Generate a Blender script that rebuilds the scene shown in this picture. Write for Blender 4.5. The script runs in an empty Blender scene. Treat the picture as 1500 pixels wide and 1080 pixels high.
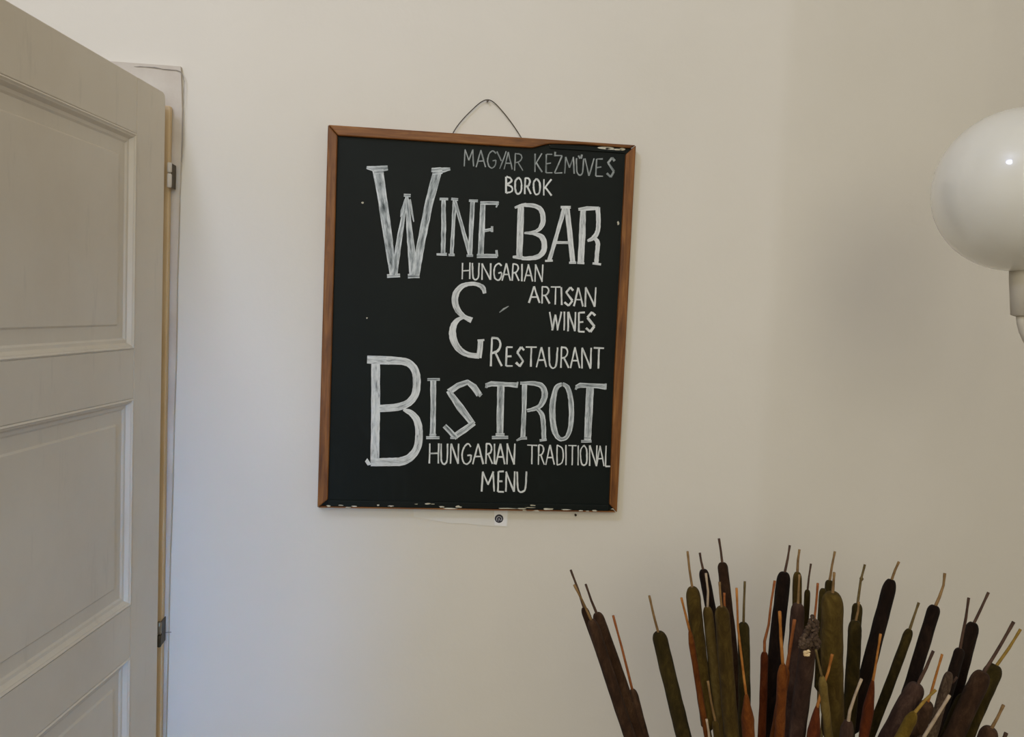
import bpy, math, random
from mathutils import Vector, Matrix, noise as mnoise
random.seed(7)
C = bpy.context.scene.collection
sc = bpy.context.scene
def lin(c):
    return tuple(((v/255)/12.92 if v/255 <= .04045 else ((v/255+.055)/1.055)**2.4) for v in c)

# ------------------------------------------------------------------ camera
YAW, PITCH, ROLL = 0.11382, -0.06782, 0.04282
CAM = Vector((-0.11873, -1.69124, 1.63155)); FPX = 1240.0
cy, sy, cp, sp = math.cos(YAW), math.sin(YAW), math.cos(PITCH), math.sin(PITCH)
FW = Vector((sy*cp, cy*cp, sp)); R0 = Vector((cy, -sy, 0)); U0 = R0.cross(FW)
RT = R0*math.cos(ROLL) + U0*math.sin(ROLL); UP = -R0*math.sin(ROLL) + U0*math.cos(ROLL)
cam_data = bpy.data.cameras.new('camera'); cam = bpy.data.objects.new('camera', cam_data); C.objects.link(cam)
M = Matrix((RT, UP, -FW)).transposed().to_4x4(); M.translation = CAM; cam.matrix_world = M
cam_data.sensor_fit = 'HORIZONTAL'; cam_data.sensor_width = 36.0; cam_data.lens = FPX*36.0/1500.0
cam_data.clip_start = .02
sc.camera = cam

# ------------------------------------------------------------------ light and exposure
sc.view_settings.view_transform = 'Standard'; sc.view_settings.look = 'None'
sc.view_settings.gamma = 1; sc.view_settings.use_curve_mapping = False
sc.view_settings.exposure = 0.0
w = bpy.data.worlds.new('world'); sc.world = w; w.use_nodes = True
w.node_tree.nodes['Background'].inputs[0].default_value = (.80, .86, 1.0, 1)
w.node_tree.nodes['Background'].inputs[1].default_value = .2

def light(name, kind, loc, energy, col, **kw):
    d = bpy.data.lights.new(name, kind); d.energy = energy; d.color = col
    for k, v in kw.items(): setattr(d, k, v)
    o = bpy.data.objects.new(name, d); C.objects.link(o); o.location = loc
    return o
# the room's warm ceiling globe, up and behind the door leaf
light('ceiling_globe_light', 'POINT', (-1.13, -1.95, 3.2), 46, (.57, .67, 1.0), shadow_soft_size=.15)
# added narrow cool beam, aimed to tint only the lower wall by the door
dl = light('added_cool_beam', 'AREA', (-.42, -3.9, 1.25), 1.15, (.03, .36, 1.0), shape='RECTANGLE', size=.22, size_y=1.3, spread=math.radians(20))
dl.rotation_euler = (Vector((-.70, 0, .92)) - dl.location).to_track_quat('-Z', 'Y').to_euler()
# added broad warm fill panel behind the camera, sized to keep shadows soft
fl = light('added_room_fill', 'AREA', (-.38, -4.3, 2.45), 64, (1.0, .952, .755), shape='RECTANGLE', size=2.3, size_y=2.4)
fl.rotation_euler = (Vector((.3, 0, 1.4)) - fl.location).to_track_quat('-Z', 'Y').to_euler()

# ------------------------------------------------------------------ helpers
def ray(px, py): return FW + RT*((px-750)/FPX) - UP*((py-540)/FPX)
def at(px, py, Y):
    d = ray(px, py); return CAM + d*((Y-CAM.y)/d.y)
def tag(o, label=None, cat=None, group=None, kind=None):
    if label: o['label'] = label
    if cat: o['category'] = cat
    if group: o['group'] = group
    if kind: o['kind'] = kind
    return o
def thing(name, loc, label=None, cat=None, group=None, kind=None):
    o = bpy.data.objects.new(name, None); C.objects.link(o); o.location = loc; o.empty_display_size = .05
    return tag(o, label, cat, group, kind)
def origin(o):
    v = Vector((0, 0, 0))
    while o is not None: v += o.location; o = o.parent
    return v
class MB:
    def __init__(s): s.v, s.f, s.uv = [], [], []
    def face(s, pts, uv=None):
        i = len(s.v); s.v += [Vector(p) for p in pts]; s.f.append(tuple(range(i, i+len(pts))))
        s.uv += (uv or [(0, 0)]*len(pts))
    def box(s, a, b, T=None, ax=None):
        """box between corners; T maps local to world; uv u runs along axis ax"""
        T = T or (lambda p: p)
        lo = [min(a[i], b[i]) for i in range(3)]; hi = [max(a[i], b[i]) for i in range(3)]
        P = lambda x, y, z: (hi[0] if x else lo[0], hi[1] if y else lo[1], hi[2] if z else lo[2])
        for q in (((0,0,0),(0,1,0),(1,1,0),(1,0,0)), ((0,0,1),(1,0,1),(1,1,1),(0,1,1)), ((0,0,0),(1,0,0),(1,0,1),(0,0,1)),
                  ((1,1,0),(0,1,0),(0,1,1),(1,1,1)), ((0,1,0),(0,0,0),(0,0,1),(0,1,1)), ((1,0,0),(1,1,0),(1,1,1),(1,0,1))):
            c = [P(*k) for k in q]
            s.face([T(p) for p in c], s.boxuv(c, ax))
    def boxuv(s, c, ax):
        if ax is None: return None
        o = [i for i in range(3) if i != ax]
        return [(p[ax], p[o[0]]+p[o[1]]) for p in c]
    def sweep(s, path, radii, n=12, cap=True, wob=0, squash=None):
        path = [Vector(p) for p in path]; i0 = len(s.v); L = 0
        up = None; rings = []
        for k, p in enumerate(path):
            d = (path[min(k+1, len(path)-1)] - path[max(k-1, 0)])
            d = d.normalized() if d.length > 1e-9 else Vector((0, 0, 1))
            if up is None: up = d.orthogonal().normalized()
            up = (up - d*up.dot(d)).normalized(); side = d.cross(up)
            if k: L += (p-path[k-1]).length
            ring = []
            for j in range(n):
                a = 2*math.pi*j/n
                rr = radii[k]
                if wob: rr *= 1 + wob*mnoise.noise(Vector((math.cos(a)*1.2, math.sin(a)*1.2, L*45 + path[0].x*37)))
                ring.append(p + (up*math.cos(a) + side*math.sin(a))*rr)
            rings.append((ring, L))
        for k in range(len(rings)-1):
            (a, la), (b, lb) = rings[k], rings[k+1]
            for j in range(n):
                j2 = (j+1) % n
                s.face([a[j], a[j2], b[j2], b[j]], [(la, j/n), (la, (j+1)/n), (lb, (j+1)/n), (lb, j/n)])
        if cap:
            s.face(list(reversed(rings[0][0]))); s.face(rings[-1][0])
    def build(s, name, mat, parent=None, smooth=False, bevel=0, merge=True, label=None, kind=None):
        o0 = origin(parent); me = bpy.data.meshes.new(name)
        me.from_pydata([v-o0 for v in s.v], [], s.f)
        uv = me.uv_layers.new(name='uv')
        for l, c in zip(uv.data, s.uv): l.uv = c
        me.materials.append(mat)
        if merge:
            import bmesh
            bm = bmesh.new(); bm.from_mesh(me); bmesh.ops.remove_doubles(bm, verts=bm.verts, dist=1e-6)
            bmesh.ops.recalc_face_normals(bm, faces=bm.faces); bm.to_mesh(me); bm.free()
        if smooth: me.polygons.foreach_set('use_smooth', [True]*len(me.polygons))
        o = bpy.data.objects.new(name, me); C.objects.link(o); o.parent = parent
        if bevel:
            m = o.modifiers.new('bevel', 'BEVEL'); m.width = bevel; m.segments = 2; m.limit_method = 'ANGLE'
        if label: o['label'] = label
        if kind: o['kind'] = kind
        return o

# ------------------------------------------------------------------ materials
def mat(name, build):
    m = bpy.data.materials.new(name); m.use_nodes = True; nt = m.node_tree
    build(nt, nt.nodes['Principled BSDF']); return m
def N(nt, t, **kw):
    n = nt.nodes.new(t)
    for k, v in kw.items():
        if k in n.inputs: n.inputs[k].default_value = v
        else: setattr(n, k, v)
    return n
def ramp(nt, fac, stops):
    r = nt.nodes.new('ShaderNodeValToRGB'); nt.links.new(fac, r.inputs[0])
    el = r.color_ramp.elements
    while len(el) < len(stops): el.new(.5)
    for e, (p, c) in zip(el, stops): e.position = p; e.color = (*c[:3], 1)
    return r.outputs[0]
def noisef(nt, scale, detail=4, rough=.55, src='Object', mapscale=None, dist=0):
    tc = nt.nodes.new('ShaderNodeTexCoord'); out = tc.outputs[src]
    if mapscale:
        mp = nt.nodes.new('ShaderNodeMapping'); mp.inputs['Scale'].default_value = mapscale
        nt.links.new(out, mp.inputs[0]); out = mp.outputs[0]
    n = N(nt, 'ShaderNodeTexNoise'); n.inputs['Scale'].default_value = scale; n.inputs['Detail'].default_value = detail
    n.inputs['Roughness'].default_value = rough; n.inputs['Distortion'].default_value = dist
    nt.links.new(out, n.inputs['Vector']); return n.outputs[0]
def bump(nt, p, fac, strength, dist, prev=None):
    b = nt.nodes.new('ShaderNodeBump'); b.inputs['Strength'].default_value = strength; b.inputs['Distance'].default_value = dist
    nt.links.new(fac, b.inputs['Height'])
    if prev: nt.links.new(prev, b.inputs['Normal'])
    nt.links.new(b.outputs[0], p.inputs['Normal']); return b.outputs[0]
def painted(c1, c2, rough, sc1=3, bsc=40, bst=.25, bd=.002, spec=.4, low=2.0):
    def b(nt, p):
        f = noisef(nt, sc1, 6); col = ramp(nt, f, [(.3, c1), (.7, c2)])
        nt.links.new(col, p.inputs['Base Color']); p.inputs['Roughness'].default_value = rough
        p.inputs['Specular IOR Level'].default_value = spec
        n1 = bump(nt, p, noisef(nt, low, 3), .35, .02)
        bump(nt, p, noisef(nt, bsc, 5), bst, bd, n1)
    return b
m_wall = mat('plaster', painted(lin((226, 220, 208)), lin((231, 225, 214)), .75, 2.2, 55, .25, .0018, .25, 1.6))
m_ceil = mat('ceiling_paint', painted(lin((222, 219, 210)), lin((228, 225, 217)), .85))
def door_mat(nt, p):
    f = noisef(nt, 2.4, 7, .6); col = ramp(nt, f, [(.28, lin((212, 200, 181))), (.55, lin((223, 213, 196))), (.8, lin((227, 219, 204)))])
    g = noisef(nt, 14, 6, .65, mapscale=(3, 3, .5))
    dirt = ramp(nt, g, [(.26, (.55, .55, .55)), (.40, (1, 1, 1))])
    mx = nt.nodes.new('ShaderNodeMixRGB'); mx.blend_type = 'MULTIPLY'; mx.inputs[0].default_value = .22
    nt.links.new(col, mx.inputs[1]); nt.links.new(dirt, mx.inputs[2]); nt.links.new(mx.outputs[0], p.inputs['Base Color'])
    p.inputs['Roughness'].default_value = .42; p.inputs['Specular IOR Level'].default_value = .45
    n1 = bump(nt, p, noisef(nt, 9, 4, mapscale=(1, 1, .25)), .3, .004)
    bump(nt, p, noisef(nt, 70, 4, mapscale=(1, 1, .15)), .25, .001, n1)
m_door = mat('old_door_paint', door_mat)
m_case = mat('casing_paint', painted(lin((196, 184, 170)), lin((216, 208, 196)), .65, 9, 30, .5, .003, .3, 5))
m_strip = mat('bare_yellowed_wood', painted(lin((212, 180, 132)), lin((232, 206, 164)), .6, 5, 60, .3, .001))
def metal(c, rough):
    def b(nt, p):
        nt.links.new(ramp(nt, noisef(nt, 60, 4), [(.3, tuple(x*.6 for x in c)), (.7, c)]), p.inputs['Base Color'])
        p.inputs['Metallic'].default_value = .85; p.inputs['Roughness'].default_value = rough
    return b
m_hinge = mat('worn_hinge_metal', metal(lin((170, 158, 135)), .4))
m_hinge_dark = mat('dark_hinge_metal', metal(lin((95, 82, 62)), .5))
m_wire = mat('wire_metal', metal(lin((92, 84, 74)), .5))
def wood(c1, c2, c3, sc_=1.0):
    def b(nt, p):
        f = noisef(nt, 9*sc_, 8, .6, 'UV', (1.2, 16, 1), .6)
        col = ramp(nt, f, [(.25, c1), (.5, c2), (.72, c3)])
        g = noisef(nt, 5, 3, .5, 'UV', (1.6, 2.5, 1)); shade = ramp(nt, g, [(.35, (.55, .50, .45)), (.6, (1, 1, 1))])
        mx = nt.nodes.new('ShaderNodeMixRGB'); mx.blend_type = 'MULTIPLY'; mx.inputs[0].default_value = .6
        nt.links.new(col, mx.inputs[1]); nt.links.new(shade, mx.inputs[2]); nt.links.new(mx.outputs[0], p.inputs['Base Color'])
        p.inputs['Roughness'].default_value = .5; p.inputs['Specular IOR Level'].default_value = .35
        bump(nt, p, f, .3, .001)
    return b
m_frame = mat('frame_wood', wood(lin((84, 48, 18)), lin((130, 80, 34)), lin((160, 108, 52))))
m_floor = mat('floor_boards_wood', wood(lin((62, 42, 28)), lin((80, 56, 38)), lin((96, 70, 48)), .3))
def board_mat(nt, p):
    f = noisef(nt, 5, 5, .6); col = ramp(nt, f, [(.3, lin((7, 13, 10))), (.75, lin((12, 21, 18)))])
    g = noisef(nt, 4, 6, .6, 'Object', (1, 1, .6), 1.5); sm = ramp(nt, g, [(.58, (0, 0, 0)), (.8, (.006, .007, .008))])
    mx = nt.nodes.new('ShaderNodeMixRGB'); mx.blend_type = 'ADD'; mx.inputs[0].default_value = 1
    nt.links.new(col, mx.inputs[1]); nt.links.new(sm, mx.inputs[2]); nt.links.new(mx.outputs[0], p.inputs['Base Color'])
    p.inputs['Roughness'].default_value = .6; p.inputs['Specular IOR Level'].default_value = .2
    bump(nt, p, noisef(nt, 120, 3), .2, .0006)
m_board = mat('blackboard_paint', board_mat)
def chalk(dark, mid, light_, vs, lo=.32, hi=.6, edge=0.0):
    def b(nt, p):
        f = noisef(nt, 1.0, 5, .65, 'UV', (.35, vs, 1), .4)
        g = noisef(nt, .5, 3, .5, 'UV', (.35, .3, 1))
        tc = nt.nodes.new('ShaderNodeTexCoord'); sx = nt.nodes.new('ShaderNodeSeparateXYZ'); nt.links.new(tc.outputs['UV'], sx.inputs[0])
        def math_(op, a, b_):
            n = nt.nodes.new('ShaderNodeMath'); n.operation = op
            for i, v in enumerate((a, b_)):
                if isinstance(v, (int, float)): n.inputs[i].default_value = v
                else: nt.links.new(v, n.inputs[i])
            return n.outputs[0]
        fr = math_('FRACT', sx.outputs[1], 0); e = math_('MULTIPLY', math_('ABSOLUTE', math_('SUBTRACT', fr, .5), 0), 2*edge)
        e2 = math_('ADD', math_('ADD', f, math_('MULTIPLY', math_('SUBTRACT', g, .5), .5)), math_('SUBTRACT', e, edge*.45))
        nt.links.new(ramp(nt, e2, [(lo, dark), ((lo+hi)/2, mid), (hi, light_)]), p.inputs['Base Color'])
        p.inputs['Roughness'].default_value = .9; p.inputs['Specular IOR Level'].default_value = .1
    return b
m_chalk = mat('chalk_big', chalk(lin((122, 127, 128)), lin((202, 206, 206)), lin((226, 229, 228)), 4, .26, .60, .12))
m_chalk_streaky = mat('chalk_streaky', chalk(lin((84, 91, 92)), lin((170, 177, 179)), lin((224, 229, 230)), 4, .22, .68, .26))
m_chalk_small = mat('chalk_small', chalk(lin((156, 160, 158)), lin((214, 217, 214)), lin((232, 234, 231)), 2, .25, .65))
m_chalk_faint = mat('chalk_faint', chalk(lin((84, 90, 89)), lin((146, 152, 150)), lin((198, 202, 200)), 2, .26, .72))
m_chip = mat('bare_chip', painted(lin((176, 168, 140)), lin((222, 218, 204)), .8, 60, 80, .4, .001))
m_paper = mat('paper', painted(lin((226, 222, 214)), lin((232, 229, 222)), .7, 10, 90, .1, .0005))
m_tab = mat('white_tab_paper', painted(lin((238, 236, 236)), lin((246, 245, 246)), .6, 10, 90, .1, .0005))
m_ink = mat('dark_ink', painted(lin((38, 38, 48)), lin((58, 58, 72)), .7, 40))
m_inklight = mat('pale_ink', painted(lin((170, 168, 176)), lin((200, 198, 205)), .7, 40))
def globe_mat(nt, p):
    nt.links.new(ramp(nt, noisef(nt, 3, 2), [(.3, lin((213, 209, 197))), (.7, lin((216, 213, 202)))]), p.inputs['Base Color'])
    p.inputs['Roughness'].default_value = .28; p.inputs['Specular IOR Level'].default_value = .35
    p.inputs['Coat Weight'].default_value = 1.0; p.inputs['Coat Roughness'].default_value = .02
    p.inputs['Coat IOR'].default_value = 1.45
    p.inputs['Subsurface Weight'].default_value = 1.0; p.inputs['Subsurface Radius'].default_value = (1, 1, 1); p.inputs['Subsurface Scale'].default_value = .35
m_globe = mat('opal_glass', globe_mat)
m_lampmetal = mat('cream_lacquer', painted(lin((190, 182, 166)), lin((196, 188, 172)), .45, 4, 60, .1, .0005))
def felt(c1, c2, c3, coarse=1.0):
    def b(nt, p):
        f = noisef(nt, 60*coarse, 8, .75, 'Object', (1, 1, .45), .5)
        col = ramp(nt, f, [(.28, c1), (.5, c2), (.74, c3)])
        g = noisef(nt, 13, 4, .6, 'Object', (1, 1, .5)); sh = ramp(nt, g, [(.34, (.48, .44, .40)), (.66, (1, 1, 1))])
        mx = nt.nodes.new('ShaderNodeMixRGB'); mx.blend_type = 'MULTIPLY'; mx.inputs[0].default_value = .7
        nt.links.new(col, mx.inputs[1]); nt.links.new(sh, mx.inputs[2]); nt.links.new(mx.outputs[0], p.inputs['Base Color'])
        p.inputs['Roughness'].default_value = .95; p.inputs['Specular IOR Level'].default_value = .05
        p.inputs['Sheen Weight'].default_value = .03; p.inputs['Sheen Roughness'].default_value = .6
        n1 = bump(nt, p, f, .3, .003); bump(nt, p, noisef(nt, 500, 2), .5, .0008, n1)
    return b
FELT = {
 'black':  mat('felt_black', felt(lin((20, 13, 9)), lin((32, 22, 16)), lin((52, 37, 27)))),
 'brown':  mat('felt_brown', felt(lin((38, 24, 15)), lin((62, 43, 29)), lin((92, 68, 48)))),
 'plum':   mat('felt_plum', felt(lin((42, 28, 21)), lin((68, 49, 39)), lin((98, 75, 60)))),
 'olive':  mat('felt_olive', felt(lin((52, 38, 12)), lin((80, 63, 25)), lin((112, 92, 43)))),
 'moss':   mat('felt_moss', felt(lin((34, 27, 9)), lin((56, 46, 18)), lin((84, 70, 32)))),
 'khaki':  mat('felt_khaki', felt(lin((76, 58, 24)), lin((106, 86, 41)), lin((134, 112, 60)))),
 'rust':   mat('felt_rust', felt(lin((72, 34, 9)), lin((112, 60, 20)), lin((146, 88, 38)))),
 'russet': mat('felt_russet', felt(lin((58, 24, 9)), lin((96, 45, 18)), lin((126, 66, 32)))),
 'ochre':  mat('felt_ochre', felt(lin((76, 58, 16)), lin((108, 86, 30)), lin((136, 112, 48)))),
 'grey':   mat('felt_grey', felt(lin((46, 34, 26)), lin((86, 69, 55)), lin((132, 112, 92)), 3)),
}
def stalk(c1, c2):
    def b(nt, p):
        nt.links.new(ramp(nt, noisef(nt, 60, 5, .6), [(.3, c1), (.7, c2)]), p.inputs['Base Color'])
        p.inputs['Roughness'].default_value = .7; p.inputs['Specular IOR Level'].default_value = .2
        bump(nt, p, noisef(nt, 220, 3), .6, .001)
    return b
STALK = {
 'dark':   mat('stalk_dark', stalk(lin((58, 40, 32)), lin((92, 68, 52)))),
 'tan':    mat('stalk_tan', stalk(lin((104, 78, 46)), lin((150, 118, 76)))),
 'green':  mat('stalk_green', stalk(lin((78, 64, 34)), lin((118, 98, 60)))),
 'rust':   mat('stalk_rust', stalk(lin((122, 66, 30)), lin((166, 100, 52)))),
 'orange': mat('stalk_orange', stalk(lin((140, 82, 30)), lin((186, 126, 62)))),
 'pale':   mat('stalk_pale', stalk(lin((160, 138, 112)), lin((196, 176, 150)))),
 'ochre':  mat('stalk_ochre', stalk(lin((122, 94, 34)), lin((160, 128, 58)))),
}
m_pale_fluff = mat('pale_fluff', painted(lin((186, 150, 100)), lin((236, 214, 170)), .9, 90))
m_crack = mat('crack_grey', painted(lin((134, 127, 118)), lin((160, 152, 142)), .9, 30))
m_vase = mat('vase_glaze', painted(lin((70, 62, 54)), lin((92, 82, 70)), .35, 8, 40, .2, .002))

# ------------------------------------------------------------------ the room
ROOM_L, ROOM_R, ROOM_F, ROOM_H = -2.6, 2.3, -4.6, 3.7
DX0, DX1, DH = -1.36, -.605, 2.0        # doorway in the back wall
KX = .612                               # the wall bends here
def struct(name, mb, m, **kw):
    return tag(mb.build(name, m, **kw), kind='structure')
mb = MB()
mb.box((ROOM_L-.2, 0, 0), (DX0, .22, ROOM_H)); mb.box((DX0, 0, DH), (DX1, .22, ROOM_H))
# right of the doorway the front face runs to the soft bend and on, turning away slightly
BEND = math.radians(11)
pts = [(DX1, 0)]
r = .10; n = 8
t = r*math.tan(BEND/2)*2
for k in range(n+1):
    a = BEND*k/n; rad = t/math.tan(BEND/2)/1.0
    pts.append((KX-t + rad*math.sin(a), rad*(1-math.cos(a))))
ex = 1.9
pts.append((pts[-1][0]+ex*math.cos(BEND), pts[-1][1]+ex*math.sin(BEND)))
pb = [(x, y+.22) for x, y in pts]
for a, b in zip(pts, pts[1:]):
    mb.face([(a[0], a[1], 0), (b[0], b[1], 0), (b[0], b[1], ROOM_H), (a[0], a[1], ROOM_H)])
mb.face([(x, y, 0) for x, y in reversed(pts)] + [(x, y, 0) for x, y in pb])
mb.face([(x, y, ROOM_H) for x, y in pts] + [(x, y, ROOM_H) for x, y in reversed(pb)])
for a, b in zip(pb, pb[1:]):
    mb.face([(b[0], b[1], 0), (a[0], a[1], 0), (a[0], a[1], ROOM_H), (b[0], b[1], ROOM_H)])
mb.face([(DX1, .22, 0), (DX1, 0, 0), (DX1, 0, ROOM_H), (DX1, .22, ROOM_H)])
wb = struct('wall_back', mb, m_wall)
for p_ in wb.data.polygons: p_.use_smooth = abs(p_.normal.z) < .5 and len(p_.vertices) == 4 and p_.center.x > KX-.2 and p_.center.y < .2
try: wb.data.set_sharp_from_angle(angle=math.radians(30))
except Exception: pass
mb = MB(); mb.box((ROOM_L-.2, ROOM_F, 0), (ROOM_L, 0, ROOM_H)); struct('wall_left', mb, m_wall)
mb = MB()   # right wall with the window opening
WY0, WY1, WZ0, WZ1 = -4.3, -3.2, .9, 2.7
mb.box((ROOM_R, ROOM_F, 0), (ROOM_R+.2, WY0, ROOM_H)); mb.box((ROOM_R, WY1, 0), (ROOM_R+.2, .5, ROOM_H))
mb.box((ROOM_R, WY0, 0), (ROOM_R+.2, WY1, WZ0)); mb.box((ROOM_R, WY0, WZ1), (ROOM_R+.2, WY1, ROOM_H)); struct('wall_right', mb, m_wall)
mb = MB()   # wall behind the camera with a glazed opening
mb.box((ROOM_L-.2, ROOM_F-.2, 0), (-.85, ROOM_F, ROOM_H)); mb.box((.15, ROOM_F-.2, 0), (ROOM_R+.2, ROOM_F, ROOM_H))
mb.box((-.85, ROOM_F-.2, 2.1), (.15, ROOM_F, ROOM_H)); mb.box((-.85, ROOM_F-.2, 0), (.15, ROOM_F, .25)); struct('wall_front', mb, m_wall)
mb = MB(); mb.box((ROOM_L-.2, ROOM_F-.2, ROOM_H), (ROOM_R+.2, 2.0, ROOM_H+.1)); struct('ceiling', mb, m_ceil)
mb = MB(); mb.box((ROOM_L-.2, ROOM_F-.2, -.1), (ROOM_R+.2, 2.0, 0), ax=0); struct('floor', mb, m_floor)
mb = MB(); mb.box((ROOM_L-.2, 1.8, 0), (-.2, 2.0, ROOM_H)); mb.box((-.3, .22, 0), (-.2, 1.8, ROOM_H)); struct('wall_corridor', mb, m_wall)

# casing round the doorway (its right leg and head are what shows beside the leaf)
tr = tag(thing('trim_1', (DX1, 0, 0)), 'uneven painted door casing on the wall right of the door leaf', kind='structure')
mb = MB(); n = 26; a_, b_ = [], []
for k in range(n+1):            # right leg: its edge is wavy with old filler
    z = 2.062*k/n
    wv = .0022*mnoise.noise(Vector((0, 3, z*5))) + .0012*mnoise.noise(Vector((4, 3, z*19)))
    e = -.5835 + .0125*max(0, (z-.8))/1.25 + wv
    if k == n: e -= .004
    a_.append((DX1, z)); b_.append((e, z))
for k in range(n):
    Yf = -.010
    mb.face([(a_[k][0], Yf, a_[k][1]), (b_[k][0], Yf, b_[k][1]), (b_[k+1][0], Yf, b_[k+1][1]), (a_[k+1][0], Yf, a_[k+1][1])])
    mb.face([(b_[k][0], Yf, b_[k][1]), (b_[k][0], .002, b_[k][1]), (b_[k+1][0], .002, b_[k+1][1]), (b_[k+1][0], Yf, b_[k+1][1])])
    mb.face([(a_[k][0], .002, a_[k][1]), (a_[k][0], Yf, a_[k][1]), (a_[k+1][0], Yf, a_[k+1][1]), (a_[k+1][0], .002, a_[k+1][1])])
mb.face([(DX1, -.010, 2.062), (b_[-1][0], -.010, 2.062), (b_[-1][0], .002, 2.062), (DX1, .002, 2.062)])
mb.build('casing_leg', m_case, tr)
mb = MB(); mb.box((DX0-.075, -.010, DH), (DX1-.00005, .002, 2.062)); mb.build('casing_head', m_case, tr)
mb = MB(); mb.box((DX0-.075, -.014, 0), (DX0, .002, DH-.0003)); mb.build('casing_leg', m_case, tr, bevel=.003)
mb = MB(); mb.box((-.6065, -.026, 0), (-.5885, -.0103, 1.985)); 
mb.build('jamb_edge', m_strip, tr, bevel=.002, label='bare yellowed wood edge of the jamb')

# ------------------------------------------------------------------ door leaf, opened into the room
LY = .14308
HP = Vector((-.58292-.0045, -.050, 0)); LD = Vector((-math.sin(LY), -math.cos(LY), 0)); LN = Vector((math.cos(LY), -math.sin(LY), 0))
def LT(p): return HP + LD*p[0] + LN*p[1] + Vector((0, 0, p[2]))       # (u, depth, z); depth 0 = visible face
door = tag(thing('door_1', (HP.x, HP.y, 0)), kind='structure')
door['label'] = 'old off-white panelled door leaf standing open at left'
W, TOP, S = .74, 2.0, .110
rails = [(TOP-.095, TOP), (1.4515, 1.5375), (.990, 1.084), (.56, .64), (.008, .20)]
def lbox(name, a, b, bev=.0015, m=m_door):
    mb = MB(); mb.box(a, b, LT, 2); return mb.build(name, m, door, bevel=bev)
def stile(u0, u1, round_top):
    mb = MB(); T = .036
    prof = [(u0, .008), (u1, .008), (u1, TOP)] + ([(u0+.012, TOP), (u0+.006, TOP-.0015), (u0+.002, TOP-.005), (u0, TOP-.012)] if round_top else [(u0, TOP)])
    mb.face([LT((u, 0, z)) for u, z in prof]); mb.face([LT((u, -T, z)) for u, z in reversed(prof)])
    for k in range(len(prof)):
        a, b = prof[k], prof[(k+1) % len(prof)]
        mb.face([LT((a[0], 0, a[1])), LT((a[0], -T, a[1])), LT((b[0], -T, b[1])), LT((b[0], 0, b[1]))])
    mb.build('stile', m_door, door, bevel=.0012)
stile(.006, S+.004, True); stile(W-S, W, False)
for z0, z1 in rails: lbox('rail', (S+.0043, 0.0, z0), (W-S-.0003, -.036, z1))
# panels: mitred moulding around, recessed panel with a raised field
def quad(mb, a, b, c, d): mb.face([LT(a), LT(b), LT(c), LT(d)])
for (zt, zb) in [(rails[0][0], rails[1][1]), (rails[1][0], rails[2][1]), (rails[2][0], rails[3][1]), (rails[3][0], rails[4][1])]:
    u0, u1, z0, z1 = S+.0045, W-S-.0005, zb, zt
    prof = [(0, -.0005), (.0026, .0013), (.0050, -.0008), (.0066, -.0014), (.0112, -.0078), (.0160, -.0086), (.0195, -.0112)]
    for side in range(4):
        mb = MB()
        for (w0, d0), (w1, d1) in zip(prof, prof[1:]):
            A = {0: ((u0+w0, d0, z0+w0), (u0+w0, d0, z1-w0), (u0+w1, d1, z1-w1), (u0+w1, d1, z0+w1)),
                 1: ((u1-w0, d0, z0+w0), (u1-w0, d0, z1-w0), (u1-w1, d1, z1-w1), (u1-w1, d1, z0+w1)),
                 2: ((u0+w0, d0, z0+w0), (u1-w0, d0, z0+w0), (u1-w1, d1, z0+w1), (u0+w1, d1, z0+w1)),
                 3: ((u0+w0, d0, z1-w0), (u1-w0, d0, z1-w0), (u1-w1, d1, z1-w1), (u0+w1, d1, z1-w1))}[side]
            quad(mb, *A)
        mb.build('moulding', m_door, door, smooth=False)
    mb = MB(); e = .0193; g = .021; q = .003
    rings = [(e, -.0110), (e+g, -.0110), (e+g+q, -.0084), (.2, -.0084)]
    R = lambda w_, d: [(u0+w_, d, z0+w_), (u1-w_, d, z0+w_), (u1-w_, d, z1-w_), (u0+w_, d, z1-w_)]
    loops = [R(*x) for x in rings[:3]]
    for a, b in zip(loops, loops[1:]):
        for k in range(4): quad(mb, a[k], a[(k+1) % 4], b[(k+1) % 4], b[k])
    quad(mb, *loops[-1]); quad(mb, *reversed(R(-.004, -.022)))
    o_, i_ = R(-.004, -.022), loops[0]
    for k in range(4): quad(mb, i_[k], i_[(k+1) % 4], o_[(k+1) % 4], o_[k])
    mb.build('panel', m_door, door)
# old screw dent and paint scratch marks on the leaf
# hinges: two-part knuckles on the hinge edge
for (px, y0, y1, ym) in ((248.5, 238, 275, 253.5), (233.5, 911, 948, 930)):
    a, b, mdl = at(px, y0, -.043), at(px-.6, y1, -.043), at(px, ym, -.043)
    hx = (a.x+b.x)/2
    for (z1, z0, m, lab) in ((a.z, mdl.z+.0008, m_hinge if px < 240 else m_case, None), (mdl.z-.0008, b.z, m_hinge_dark if px < 240 else m_case, None)):
        mb = MB(); mb.sweep([(hx, -.043, z0), (hx, -.043, z0+.002), (hx, -.043, z1-.002), (hx, -.043, z1)], [.0030, .0042, .0042, .0030], 14)
        mb.build('hinge_knuckle', m, door, smooth=True)
    mb = MB(); mb.box((hx+.0018, -.038, b.z+.001), (hx+.0030, -.012, a.z-.001)); mb.build('hinge_leaf', m_hinge_dark, door)

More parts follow.
